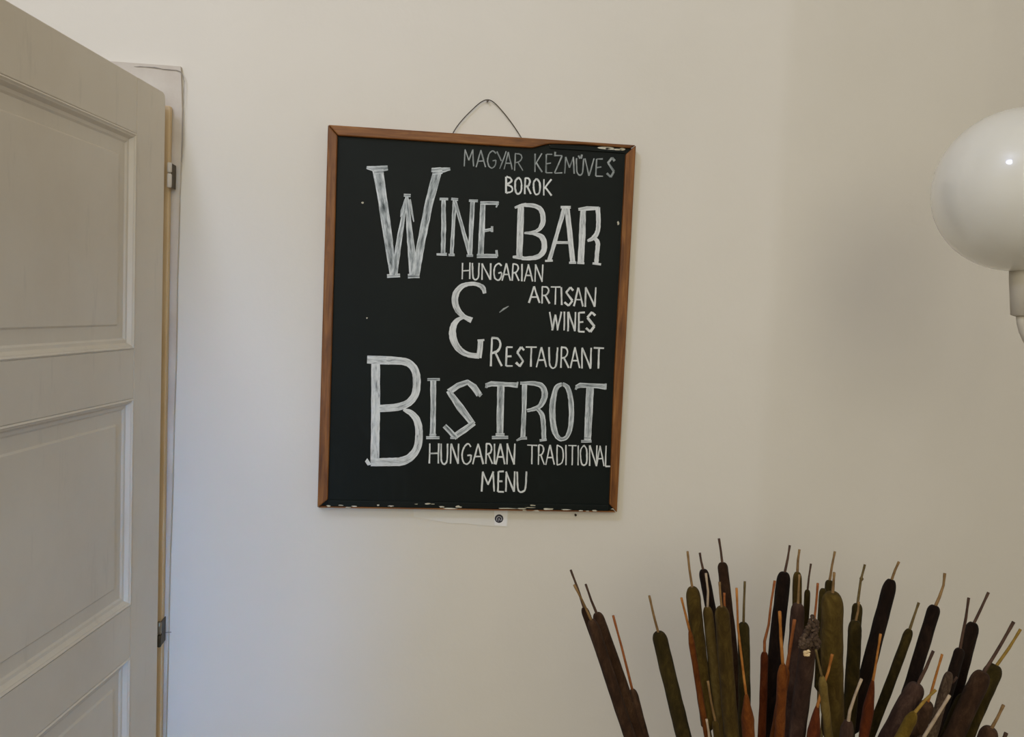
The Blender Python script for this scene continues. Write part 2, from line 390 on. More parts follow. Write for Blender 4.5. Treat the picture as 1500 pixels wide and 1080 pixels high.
# ------------------------------------------------------------------ chalkboard
BW, BH, BZ = .60, .7395, 1.60
YB, YF, YS = -.003, -.025, -.0172       # back, frame front, writing surface
board = thing('chalkboard', (0, YF, BZ-BH/2), 'large black chalkboard in brown wooden frame hanging on the pale wall', 'chalkboard')
FWd = .0200
x0, x1, z0, z1 = -BW/2, BW/2, BZ-BH/2, BZ+BH/2
mb = MB(); mb.box((x0+.008, YB, z0+.004), (x1-.008, YS, z1-.005)); mb.build('writing_surface', m_board, board)
def rail(poly_f, axis, mat_=m_frame, yf=YF, inner=None, lab=None):
    """poly_f: outline (x,z) of the rail front; inner: index pair of the edge that is chamfered down to the board"""
    mb = MB(); n = len(poly_f)
    uvf = (lambda p: (p[1], p[0])) if axis == 'z' else (lambda p: (p[0], p[1]))
    mb.face([(x, yf, z) for x, z in poly_f], [uvf(p) for p in poly_f])
    mb.face([(x, YB, z) for x, z in reversed(poly_f)])
    for k in range(n):
        a, b = poly_f[k], poly_f[(k+1) % n]
        mb.face([(a[0], yf, a[1]), (a[0], YB, a[1]), (b[0], YB, b[1]), (b[0], yf, b[1])], [uvf(a), (uvf(a)[0], uvf(a)[1]+.02), (uvf(b)[0], uvf(b)[1]+.02), uvf(b)])
    return mb.build('frame_rail', mat_, board, bevel=.0022, label=lab)
g = .0004
wl = .0195
rail([(x0, z0), (x0+wl, z0+.017), (x0+wl-.001, z1-wl), (x0, z1)], 'z')
rail([(x1, z0), (x1, z1), (x1-wl, z1-wl), (x1-wl-.0005, z0+.28), (x1-wl+.003, z0+.017)], 'z')
XB = .1085      # the top rail is split away to the right of here
rail([(x0+g, z1), (x0+wl, z1-wl+g), (XB-.016, z1-wl+.001), (XB-.008, z1-wl+.003), (XB, z1-.0135), (XB+.018, z1-.0085), (.19, z1-.0055), (.25, z1-.006), (x1-.022, z1-.0065), (x1-.010, z1-.006), (x1-g, z1)], 'x', yf=YF+.0003, lab='brown top rail split away at its right end')
# bottom rail: thin brown lip, its face painted over black
rail([(x0+g+.001, z0), (x1-.002, z0), (x1-.005, z0+.0026), (x0+.005, z0+.0026)], 'x', yf=YF+.002)
mb = MB(); mb.box((x0+.020, YS-.0004, z0+.0028), (x1-.017, YF+.0025, z0+.0155)); mb.build('painted_lip', m_board, board, bevel=.0015, label='bottom rail face painted black')
mb = MB(); mb.box((XB+.02, YS-.0004, z1-.0165), (x1-.021, YS-.003, z1-.0068)); mb.build('painted_lip', m_board, board, bevel=.001, label='black strip under the split top rail')

cnt = [0]
def ribbon(mb, pts, w, Y, smooth=False, wob=.25, uvs=1.0):
    """flat painted stroke on plane Y; pts in photograph pixels, w = width or list"""
    P = [Vector((p[0], p[1], 0)) for p in pts]
    Wd = list(w) if isinstance(w, (list, tuple)) else [w]*len(P)
    if smooth and len(P) > 2:
        Q, V = [], []
        for k in range(len(P)-1):
            a, b, c, d = P[max(k-1, 0)], P[k], P[k+1], P[min(k+2, len(P)-1)]
            for j in range(5):
                t = j/5
                Q.append(.5*((2*b) + (c-a)*t + (2*a-5*b+4*c-d)*t*t + (3*b-a-3*c+d)*t**3)); V.append(Wd[k]*(1-t)+Wd[k+1]*t)
        Q.append(P[-1]); V.append(Wd[-1]); P, Wd = Q, V
    else:
        Q, V = [], []
        for k in range(len(P)-1):
            n = max(1, int((P[k+1]-P[k]).length/7))
            for j in range(n): t = j/n; Q.append(P[k].lerp(P[k+1], t)); V.append(Wd[k]*(1-t)+Wd[k+1]*t)
        Q.append(P[-1]); V.append(Wd[-1]); P, Wd = Q, V
    cnt[0] += 1; Yk = Y - .00002*(cnt[0] % 12); L = random.random()*50; v0 = random.randint(0, 40)
    edge = []
    for k, p in enumerate(P):
        d1 = (P[k]-P[k-1]).normalized() if k else (P[1]-P[0]).normalized()
        d2 = (P[k+1]-P[k]).normalized() if k < len(P)-1 else d1
        t = (d1+d2); t = t.normalized() if t.length > .2 else d1
        nrm = Vector((-t.y, t.x, 0)); c = max(.55, abs(nrm.dot(Vector((-d1.y, d1.x, 0)))))
        if k: L += (P[k]-P[k-1]).length/6*uvs
        hw = Wd[k]/2/c
        edge.append((p+nrm*(hw+random.uniform(-wob, wob)), p-nrm*(hw+random.uniform(-wob, wob)), L))
    if abs(Wd[0]) > 1.2:    # rounded ends
        for side in (0, -1):
            pass
    for (a, b, l0), (c, d, l1) in zip(edge, edge[1:]):
        mb.face([at(a.x, a.y, Yk), at(b.x, b.y, Yk), at(d.x, d.y, Yk), at(c.x, c.y, Yk)], [(l0, v0), (l0, v0+1), (l1, v0+1), (l1, v0)])
YL = YS - .0004
# hairline cracks where the casing meets the plaster
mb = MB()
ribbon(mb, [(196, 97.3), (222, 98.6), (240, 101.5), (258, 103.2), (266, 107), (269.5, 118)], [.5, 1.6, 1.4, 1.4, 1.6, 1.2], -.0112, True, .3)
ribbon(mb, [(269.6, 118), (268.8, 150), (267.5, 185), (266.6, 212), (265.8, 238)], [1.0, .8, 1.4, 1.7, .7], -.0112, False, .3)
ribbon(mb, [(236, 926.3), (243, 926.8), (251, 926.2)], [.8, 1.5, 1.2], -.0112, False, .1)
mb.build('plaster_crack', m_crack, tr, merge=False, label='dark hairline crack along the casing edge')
def letters(label, strokes, m):
    mb = MB()
    for s in strokes:
        pts, w = s[0], s[1]; ribbon(mb, pts, w, YL, smooth=(len(s) > 2 and s[2]))
    o = mb.build('lettering', m, board, merge=False, label=label)
    return o
# --- WINE BAR: the big W
letters('tall white capital W of the word WINE', [
 ([(553, 247), (560, 290), (568, 345), (576, 403)], [16, 13.5, 13, 10]),
 ([(577.5, 403), (585, 350), (596, 288)], [9, 8, 4]),
 ([(596, 288), (600, 340), (606, 403)], [4, 9, 13]),
 ([(608.5, 403), (617, 355), (628, 300), (641, 250)], [12, 11.5, 12, 13]),
 ([(537, 245.5), (552, 247.5), (568, 246)], [4, 9, 7], True), ([(548, 252), (562, 251)], 6),
 ([(632, 249), (645, 249.5), (659.5, 247.5)], [6, 8.5, 3.5], True), ([(634, 253), (648, 252)], 6),
 ([(567, 404.5), (586, 403.5)], 5.5), ([(597.5, 404.5), (614.5, 404)], 6.5), ([(591.5, 286), (601.5, 286.5)], [4, 4.5]),
 ([(594, 292), (588.5, 309), (586.5, 318)], [3, 3, 1]), ([(600, 292), (603.5, 312), (606, 325)], [3, 3, 1])], m_chalk_streaky)
letters('white letters INE of the word WINE', [
 ([(649.6, 293), (650, 330), (649, 372)], [6, 7, 6.5]), ([(644, 291.5), (656.5, 291.8)], 3.5), ([(639.5, 372.8), (654.5, 372.6)], [3, 3.8]),
 ([(666, 293), (664, 330), (661.5, 373)], [6, 5, 5.5]), ([(667, 296), (677, 333), (688.5, 373)], [5, 5, 6]), ([(692.5, 295), (690.5, 330), (688.6, 373)], [6.5, 6.5, 6]),
 ([(687, 294), (700, 294.5)], 3.5), ([(661, 291.5), (671, 292.5)], 4), ([(657, 373.5), (666, 373.5)], 3.4), ([(683.5, 374.5), (693, 374.5)], 3.4),
 ([(707.5, 297), (706, 335), (704, 375)], [7.5, 8.5, 8.5]), ([(703.5, 297.3), (730.5, 297.6)], 5), ([(729.5, 296), (727, 304)], [3, 2.2]),
 ([(709.5, 338), (721.5, 335.8)], 4.2), ([(721, 331.5), (720.6, 340)], 3.2), ([(698.5, 375.2), (728.5, 375)], 5.8), ([(727, 366.5), (728.2, 376)], 3.4)], m_chalk_streaky)
letters('white word BAR', [
 ([(763, 302), (762, 340), (760.8, 377)], [9, 9.5, 9]), ([(754, 304.5), (764, 301), (771, 299.5)], [3, 5, 5], True),
 ([(766, 300.5), (781, 301.3), (791.5, 306.5), (795.5, 318), (793.5, 331), (785, 338.8), (768, 341.5)], [5, 6, 7, 7.5, 7, 4, 2.5], True),
 ([(768, 341.5), (783, 342.5), (794, 348), (797.5, 360), (794.5, 371), (784, 377.5), (764, 378.8)], [2.5, 5, 8, 8, 8, 6.5, 5], True),
 ([(751, 376.5), (760, 377), (772, 379.5)], [3, 5.5, 4.5], True),
 ([(826.8, 305), (816, 343), (804.5, 382)], [6.5, 5.5, 6]), ([(830.8, 305), (835, 345), (839, 384)], [7.5, 7.5, 7.5]), ([(821.3, 303.6), (836, 303.8)], 4),
 ([(815, 355.4), (833, 355.6)], [4, 4]), ([(798.5, 382.4), (809.8, 382)], 3), ([(833.6, 385), (844, 385)], 3.4),
 ([(854.3, 306), (852.8, 345), (850.8, 385)], [8, 9.5, 9]), ([(847.2, 307), (860, 305.3), (877.5, 305.2)], [4, 6.5, 5]),
 ([(875.5, 304), (876.6, 322), (875.5, 338), (870, 348), (860.5, 353)], [7, 6.5, 6.5, 7, 3.5], True), ([(868.5, 347), (875.5, 355), (874.3, 372), (873.6, 386)], [4, 6.5, 6, 6.5], True),
 ([(845.6, 385.4), (856, 385.6)], 3), ([(868, 385.8), (880.4, 387.5)], 3.2)], m_chalk)
letters('white curly ampersand sign', [
 ([(710, 430), (707.5, 422), (700, 417), (688, 416), (676, 420), (668, 430), (666.5, 443), (671, 455), (680, 464), (691, 469.5)], [5, 7, 6, 5.6, 7.5, 9.5, 9.5, 8.5, 6.5, 8.5], True),
 ([(683, 464.5), (672.5, 467.5), (665, 476), (662.8, 489), (666, 502), (674.5, 513.5), (687, 520), (702, 521.5)], [3, 6, 9, 10.5, 10.5, 9, 7.5, 8], True),
 ([(704, 498), (703.2, 511), (701.5, 524.5)], [7.5, 7.5, 8]), ([(699.5, 499), (709.5, 498)], 2.6)], m_chalk)
letters('short white chalk dash right of the ampersand', [([(731.5, 458), (738, 453), (745, 448.5)], [1.2, 2.6, 1])], m_chalk_faint)
# --- BISTROT
letters('large white capital B of the word BISTROT', [
 ([(550.3, 527), (550.2, 600), (549, 678)], [12.5, 13, 12.5]), ([(537.8, 527), (565, 528), (588, 529)], [11.5, 12.5, 11], False),
 ([(566, 528.6), (586, 528.8), (600, 533), (608.5, 544), (610.5, 560), (608.5, 577), (599, 590), (582, 596.5), (556, 598.5)], [11, 11, 11, 11, 11.5, 11, 10.5, 11, 10.5], True),
 ([(591, 600), (603, 606), (611.5, 618), (613.8, 636), (611.5, 655), (602, 669), (588, 676), (566, 677), (543, 677.5)], [4, 9, 10.5, 11, 11, 11.5, 12.5, 12, 11.5], True),
 ([(541, 676), (536.5, 679)], [11, 7])], m_chalk)
letters('white letters ISTROT of the word BISTROT', [
 ([(634.6, 557), (634.6, 600), (633.6, 641)], [9, 7.5, 8.5]), ([(626, 556.2), (644.3, 556)], 3.6), ([(624.3, 641.4), (643.8, 641.4)], 4.2), ([(629, 638), (639, 638)], 4),
 ([(702, 578.5), (694, 567), (684, 558.5)], [9, 9, 6]), ([(686, 559.5), (671, 565), (657.5, 574.5)], [7, 8.5, 9]), ([(656.5, 572.5), (674, 597), (693, 622)], [7, 11, 8]), ([(694.5, 619.5), (680, 630), (664.5, 640.5)], [7.5, 9, 9]), ([(667, 641), (659, 632), (651, 624)], [8, 7.5, 7]), ([(659.5, 641.8), (670, 641.6)], 3),
 ([(701.5, 581), (705.8, 576.5)], 3),
 ([(711.5, 565), (720, 562.5), (745, 563.5), (758, 564.5)], [6, 7.5, 6.5, 8]), ([(733.6, 565), (733, 600), (732.3, 640)], [10.5, 10.5, 9.5]), ([(720.6, 641.2), (744.4, 640.8)], 4.4), ([(726, 637), (739, 637)], 4), ([(712, 568.5), (713.5, 562)], 3), ([(757, 568), (758.4, 559.5)], 2.4),
 ([(768.3, 560), (767.8, 600), (765.8, 642)], [7.5, 6.5, 7]), ([(762, 561.4), (783, 562), (794, 566), (798, 577), (795.5, 588), (788, 597), (772, 602)], [4, 6.5, 8, 9, 8.5, 6.5, 4.5], True), ([(787, 599), (794, 608), (796, 622), (796.8, 643)], [5, 7, 7, 6.5], True), ([(756.5, 645.5), (764, 642), (772, 641.8)], [2, 4.5, 4]), ([(790.5, 645.4), (800.8, 644.2)], 3.2),
 ([(823.5, 562.5), (815, 568.5), (810.3, 586), (809, 606), (811.5, 628), (816.5, 640), (823.5, 643.8), (831, 639), (836, 624), (837, 604), (835.6, 582), (831, 567.5), (823.5, 562.5)], [5, 7, 8.5, 9, 8.5, 7, 5.5, 6, 7, 7.5, 7.5, 7, 5], True),
 ([(843.6, 567), (850, 564.5), (875, 565.6), (887.6, 566.8)], [5, 7, 7, 8]), ([(864.4, 568), (862.6, 605), (860.6, 645)], [11, 11, 10]), ([(851.3, 646.8), (866.5, 646.4)], 4), ([(856, 642), (865, 642)], 4), ([(843.4, 571), (845, 565)], 2.6), ([(887, 570.5), (887.8, 562)], 2.4)], m_chalk_streaky)
# --- small single-stroke lettering
G = {
 'A': [[(0, 0), (.5, 1)], [(.5, 1), (1, 0)], [(.2, .36), (.8, .36)]], 'B': [[(0, 0), (0, 1)], [(0, 1), (.7, .92), (.8, .72), (0, .52)], [(0, .52), (.9, .38), (.9, .12), (0, 0)]],
 'D': [[(0, 0), (0, 1)], [(0, 1), (.75, .85), (1, .5), (.75, .12), (0, 0)]], 'E': [[(1, 1), (.08, 1)], [(.08, 1), (0, 0)], [(0, 0), (1, 0)], [(.05, .5), (.8, .52)]],
 'G': [[(.95, .85), (.6, 1), (.15, .8), (0, .45), (.15, .1), (.55, 0), (.9, .18), (.95, .45)], [(.95, .45), (.55, .42)]], 'H': [[(.06, 1), (0, 0)], [(1, 1), (.96, 0)], [(0, .5), (1, .52)]],
 'I': [[(.5, 1), (.5, 0)]], 'K': [[(.05, 1), (0, 0)], [(1, 1), (.08, .42)], [(.15, .52), (1, 0)]], 'L': [[(.1, 1), (0, 0)], [(0, 0), (1, .0)]],
 'M': [[(.1, 1), (0, 0)], [(.1, 1), (.5, .35)], [(.5, .35), (.92, 1)], [(.92, 1), (1, 0)]], 'N': [[(.03, 1), (0, 0)], [(.03, 1), (.92, 0)], [(1, 1), (.92, 0)]],
 'O': [[(.5, 1), (.08, .8), (0, .45), (.15, .1), (.5, 0), (.88, .12), (1, .5), (.9, .82), (.5, 1)]],
 'R': [[(.08, 1), (0, 0)], [(.05, 1), (.65, .97), (.88, .78), (.65, .55), (.1, .47)], [(.4, .5), (1, 0)]],
 'S': [[(1, .82), (.65, 1)], [(.65, 1), (.15, .72)], [(.15, .72), (.9, .28)], [(.9, .28), (.45, 0)], [(.45, 0), (0, .2)]],
 'T': [[(0, 1), (1, .98)], [(.5, .99), (.46, 0)]], 'U': [[(0, 1), (.04, .25), (.25, .02), (.6, 0), (.88, .2), (1, 1)]],
 'V': [[(0, 1), (.45, 0)], [(1, 1), (.45, 0)]], 'W': [[(0, 1), (.25, 0)], [(.25, 0), (.5, .85)], [(.5, .85), (.68, 0)], [(.68, 0), (1, 1)]],
 'Y': [[(0, 1), (.45, .45)], [(1, 1), (.3, 0)]], 'Z': [[(0, 1), (1, .97)], [(1, .97), (0, 0)], [(0, 0), (1, .02)]]}
CURVY = 'BDGORU'
def word(label, text, boxes, w, m, extra=()):
    st = list(extra)
    for ch, (xa, xb, yt, yb, *ww) in zip(text, boxes):
        wd = (ww[0] if ww else w)*.88
        if ch == 'S' and not ww: wd = w*1.15
        for pl in G[ch]:
            pts = [(xa + (xb-xa)*x + random.uniform(-.3, .3), yb + (yt-yb)*y + random.uniform(-.3, .3)) for x, y in pl]
            sm = ch in CURVY and len(pl) > 2
            st.append((pts, [wd*random.uniform(.85, 1.15) for _ in pts], sm))
    letters(label, st, m)
word('small white word MAGYAR', 'MAGYAR', [(680, 693.5, 219, 244), (697.5, 711.5, 220, 245), (714.5, 727, 221, 246), (728, 741.5, 222, 247), (738.5, 750.5, 223, 248), (754, 766, 225, 250)], 2.0, m_chalk_faint)
word('small white word KEZMUVES with accents', 'KEZMUVES', [(783.5, 794, 225, 252), (799.8, 809, 226, 253.5), (812.5, 823.5, 227.5, 253.5), (827, 841, 230, 254.5), (844.5, 855, 232, 256), (857, 870, 232, 257.5), (873, 883, 233, 258), (889, 900.5, 231, 259.5, 3.8)], 2.2, m_chalk_faint,
     extra=[([(813.6, 222.5), (812.4, 229)], [3.2, 1.8]), ([(847.3, 228), (849.8, 232.5)], 2.6), ([(852.3, 226.5), (851, 232.5)], 2.8)])
word('small white word BOROK', 'BOROK', [(741.5, 750.5, 259, 283), (754.5, 764, 260, 284), (768.5, 777.5, 261, 284.5), (781.5, 791, 262, 285), (796.5, 808, 262.5, 286.5)], 2.9, m_chalk_small)
word('small white word HUNGARIAN above the ampersand', 'HUNGARIAN', [(677, 688.5, 385, 409), (692, 702, 385.5, 409.5), (706, 719, 386, 410), (723.5, 735.5, 386, 410.5), (735.5, 747.5, 386, 411), (750.5, 760.5, 387, 411.5), (762.5, 766.5, 387, 412), (768, 780.5, 387.5, 412.5), (784, 795, 387.5, 413)], 2.5, m_chalk_small)
word('small white word ARTISAN', 'ARTISAN', [(775, 790, 419.5, 444), (793.5, 805, 420, 445), (807, 821, 420, 446), (820.5, 824.5, 421, 447), (827, 840, 421, 448), (840.5, 854, 421.5, 449), (857.5, 872.5, 421, 449.5)], 2.6, m_chalk_small)
word('small white word WINES', 'WINES', [(805, 822.5, 457, 484), (824.5, 828.5, 456.5, 484), (832, 843, 457, 485.5), (847.5, 856.5, 458, 486), (858.5, 872, 457.5, 486.5)], 2.9, m_chalk_small)
word('white word RESTAURANT with tall first letter', 'RESTAURANT', [(719, 735, 495.5, 536.5, 3.4), (741.5, 751, 508.5, 536.5), (756, 767.5, 508.5, 537), (770, 786.5, 508.5, 537.5), (786, 800, 509, 538), (804.5, 816.5, 509, 539), (821.5, 833, 509, 539), (835.5, 849, 509, 539.5), (852.5, 866, 509.5, 540), (870, 885, 509.5, 540)], 2.7, m_chalk_small)
word('small white word HUNGARIAN in the line above MENU', 'HUNGARIAN', [(629, 642.5, 650, 679), (646, 656, 650, 679.5), (660, 672, 650, 679.5), (677, 690.5, 650.5, 680), (692.5, 708, 650, 680), (711.5, 721.5, 650, 680), (722.5, 726.5, 650, 680), (726.5, 739.5, 650, 680.5), (742.5, 754, 650, 680.5)], 2.6, m_chalk_small)
word('small white word TRADITIONAL', 'TRADITIONAL', [(772.5, 787, 652, 680.5), (788.5, 797.5, 652, 681), (799.5, 812, 652, 681), (816, 825.5, 652, 681.5), (827, 831, 652, 681.5), (832.5, 844.5, 652.5, 682), (845, 848.5, 652.5, 682), (850.5, 860, 652.5, 682), (863.5, 874.5, 652.5, 682.5), (873.5, 885, 653, 683), (887, 894, 653, 683.5)], 2.3, m_chalk_small)
word('small white word MENU', 'MENU', [(705.5, 724, 691, 720.5), (729.5, 738, 691, 720.5), (741, 754, 691, 720.5), (757.5, 771, 691, 720.5)], 2.8, m_chalk_small)
# specks on the board and chips of bare ground where the black paint has come off
mb = MB()
def blob(px, py, rx, ry, Y, ang=0, n=9):
    pts = []
    for k in range(n):
        a = 2*math.pi*k/n; q = random.uniform(.6, 1.15); x, y = math.cos(a)*rx*q, math.sin(a)*ry*q
        pts.append(at(px + x*math.cos(ang)-y*math.sin(ang), py + x*math.sin(ang)+y*math.cos(ang), Y))
    mb.face(pts)
for a in ((530.8, 297, 2, 1.6), (905.5, 327, 1.6, 3), (537.5, 466, 1.2, 1.2), (807, 213.5, 2, 2)): blob(*a, YS-.0006)
for a in ((884, 216.5, 12, 2.0, .06), (893, 217.5, 8, 2.4, .06), (912.5, 218.6, 4.5, 2.6, 0), (905, 219, 8, 1.3, .05)): blob(a[0], a[1], a[2], a[3], YS-.0036, a[4])
for x_, y_, rx_, ry_ in ((482, 741.5, 4, 2), (499, 740.5, 5, 1.2), (510, 743.8, 5, 1.5), (519, 742, 4.5, 1.4), (554, 740.4, 2.5, 1.6), (561.5, 736.5, 2.6, 2.6), (572, 741.5, 5, 1.3),
      (610, 738.7, 3.2, .9), (627, 738.3, 5, 1.8), (634, 738.6, 4, .8), (647, 742.6, 4.5, 2), (660, 745.2, 13, 1.5), (671, 742.6, 5.5, 2.6), (742, 745, 17, 1.3), (765, 745.4, 9, 1.3), (768, 748, 4, 1.5), (780, 740.6, 4.5, 1.5), (777, 743.8, 9, .9),
      (786, 748.6, 6.5, 1.6), (803, 746, 9.5, 1.8), (829, 746.8, 8, 1), (851, 748.4, 4, 1.2), (861, 749, 3.5, 1.2), (871.5, 748.6, 4.5, 1.7), (898.5, 746, 4, 1.2)):
    blob(x_, y_, rx_*.95, ry_*.75, YF+.0021 if y_ > 738 else YS-.0008, .02)
tag(mb.build('paint_chip', m_chip, board, merge=False), 'chips of bare pale ground in the black paint', kind='stuff')
# hanging wire and nail
Yw = -.006
wp = [(663, 196.5), (665.5, 191.5), (672, 182), (681, 171.5), (692, 160.5), (701, 152.3), (709, 147.3), (716, 146.4), (724, 150.5), (736, 163), (750, 181), (762.5, 200), (763.5, 204)]
Q = []
for k in range(len(wp)-1):
    a, b, c, d = [at(*wp[max(0, min(len(wp)-1, j))], Yw) for j in (k-1, k, k+1, k+2)]
    for j in range(5):
        t = j/5; Q.append(.5*((2*b) + (c-a)*t + (2*a-5*b+4*c-d)*t*t + (3*b-a-3*c+d)*t**3))
Q.append(at(*wp[-1], Yw))
mb = MB(); mb.sweep(Q, [.00095]*len(Q), 8); mb.build('hanging_wire', m_wire, board, smooth=True)
c = at(714, 148.2, -.006)
mb = MB(); mb.sweep([(c.x, .01, c.z-.001), (c.x, -.0095, c.z)], [.0011, .0011], 10)
mb.sweep([(c.x, -.0095, c.z), (c.x, -.0105, c.z), (c.x, -.0108, c.z)], [.0022, .0024, .0015], 12)
tag(mb.build('nail', m_wire, None), 'small dark nail in the wall carrying the chalkboard wire', 'nail')
c = at(843, 754.5, -.003)
mb = MB(); mb.sweep([(c.x, .01, c.z), (c.x, -.006, c.z)], [.0018, .0018], 8); mb.sweep([(c.x, -.006, c.z), (c.x-.001, -.007, c.z+.001)], [.0026, .0016], 8)
tag(mb.build('nail', m_wire, None), 'tiny nail stub in the wall under the chalkboard bottom edge', 'nail')
# paper label slipped behind the bottom of the board
c = at(690, 745, -.0018)
card = thing('paper_label', c, 'long white paper label with round dark emblem stuck below the chalkboard', 'label')
mb = MB(); ol = [(606, 742), (745.5, 742), (743.5, 772), (725, 771.5), (700, 769.5), (682, 767.2), (661, 767), (628, 761.5), (606, 757)]
def slab(ol, y0_, y1_, mb):
    F = [at(x, y, y1_) for x, y in ol]; B = [Vector((p.x, y0_, p.z)) for p in F]
    mb.face(F); mb.face(list(reversed(B)))
    for k in range(len(F)): mb.face([F[k], B[k], B[(k+1) % len(F)], F[(k+1) % len(F)]])
slab(ol, -.0004, -.0014, mb); mb.build('paper_strip', m_paper, card)
mb = MB(); slab([(724, 744), (744, 744), (742, 771.4), (724.5, 769.6)], -.0015, -.0022, mb); mb.build('paper_tab', m_tab, card, label='brighter white tab at the right end')
def disc(mb, px, py, r_, Y, n=20, ry=None):
    mb.face([at(px+math.cos(2*math.pi*k/n)*r_, py+math.sin(2*math.pi*k/n)*(ry or r_), Y) for k in range(n)])
mb = MB(); disc(mb, 731, 760, 6.3, -.0024); em = mb.build('emblem', m_ink, card, label='round dark emblem')
mb = MB(); ribbon(mb, [(727.5, 763), (728, 758.5), (731, 756.8), (734.5, 759), (734.6, 763)], 1.0, -.0026, True, .1); ribbon(mb, [(729.5, 764.5), (731, 759.5), (733, 763.5)], .8, -.0026, False, .1)
mb.build('emblem_mark', m_inklight, em, merge=False)

# ------------------------------------------------------------------ globe lamp at the right edge
GY = -.56; gc = at(1494, 279, GY); dist = (gc-CAM).dot(FW); GR = 119/FPX*dist*.992
lamp = thing('globe_lamp', (gc.x+.34, GY, gc.z-GR-.1), 'unlit opal white glass globe lamp at the right edge', 'lamp')
mb = MB(); n1, n2 = 64, 40
P = [[gc + Vector((math.sin(math.pi*j/n2)*math.cos(2*math.pi*i/n1), math.sin(math.pi*j/n2)*math.sin(2*math.pi*i/n1), math.cos(math.pi*j/n2)))*GR for i in range(n1)] for j in range(n2+1)]
for j in range(n2):
    for i in range(n1):
        q = [P[j][i], P[j+1][i], P[j+1][(i+1) % n1], P[j][(i+1) % n1]]
        if j == 0: q = [P[0][0], P[1][i], P[1][(i+1) % n1]]
        if j == n2-1: q = [P[j][i], P[n2][0], P[j][(i+1) % n1]]
        mb.face(q)
mb.build('glass_globe', m_globe, lamp, smooth=True)
ax_ = gc.x+.017; zb_ = gc.z-GR; cx_ = gc.x+.34
mb = MB(); mb.sweep([(ax_, GY, zb_-.064), (ax_, GY, zb_-.062), (ax_, GY, zb_-.010), (ax_, GY, zb_+.007)], [.007, .013, .0185, .0195], 32); mb.build('lamp_socket', m_lampmetal, lamp, smooth=True)
mb = MB(); arm = []
for k in range(25):          # the arm dips under the globe and rises to the central stem
    t = k/24; a0, a1, a2, a3 = Vector((ax_, GY, zb_-.060)), Vector((ax_+.015, GY, zb_-.17)), Vector((cx_-.12, GY, zb_-.16)), Vector((cx_, GY, zb_-.02))
    arm.append(a0*(1-t)**3 + a1*3*t*(1-t)**2 + a2*3*t*t*(1-t) + a3*t**3)
mb.sweep(arm, [.0065]*25, 14); mb.build('arm', m_lampmetal, lamp, smooth=True)
mb = MB(); mb.sweep([(cx_, GY, zb_-.07), (cx_, GY, zb_-.05), (cx_, GY, zb_), (cx_, GY, zb_+.03), (cx_, GY, ROOM_H-.05)], [.004, .022, .022, .010, .010], 20); mb.build('stem', m_lampmetal, lamp, smooth=True)
mb = MB(); mb.sweep([(cx_, GY, ROOM_H-.06), (cx_, GY, ROOM_H-.05), (cx_, GY, ROOM_H)], [.012, .05, .06], 32); mb.build('ceiling_rose', m_lampmetal, lamp, smooth=True)

# ------------------------------------------------------------------ vase with cattails
VX, VY, VZ = .487, -.60, .60
vase = thing('tall_vase', (VX, VY, 0), 'tall dark glazed floor vase holding the bunch of dried cattails', 'vase')
mb = MB(); prof = [(.085, 0), (.10, .01), (.125, .12), (.135, .26), (.12, .42), (.09, .53), (.082, .58), (.09, .60)]
mb.sweep([(VX, VY, z) for r_, z in prof] , [r_ for r_, z in prof], 40, cap=False)
inner = [(.082, .598), (.074, .58), (.08, .53), (.11, .42), (.125, .26), (.115, .12), (.09, .02)]
mb.sweep([(VX, VY, z) for r_, z in inner], [r_ for r_, z in inner], 40, cap=False)
mb.face([(VX+.09*math.cos(a*math.pi/20), VY+.09*math.sin(a*math.pi/20), .02) for a in range(40)])
mb.face([(VX+.085*math.cos(-a*math.pi/20), VY+.085*math.sin(-a*math.pi/20), 0) for a in range(40)])
for k in range(40):
    a, b = k*math.pi/20, (k+1)*math.pi/20
    mb.face([(VX+.09*math.cos(a), VY+.09*math.sin(a), .60), (VX+.09*math.cos(b), VY+.09*math.sin(b), .60), (VX+.082*math.cos(b), VY+.082*math.sin(b), .598), (VX+.082*math.cos(a), VY+.082*math.sin(a), .598)])
mb.build('vase_body', m_vase, vase, smooth=True, bevel=0)
GROUP = 'dried cattails in the tall vase'
NECKPY = 1500
cat_n = [0]
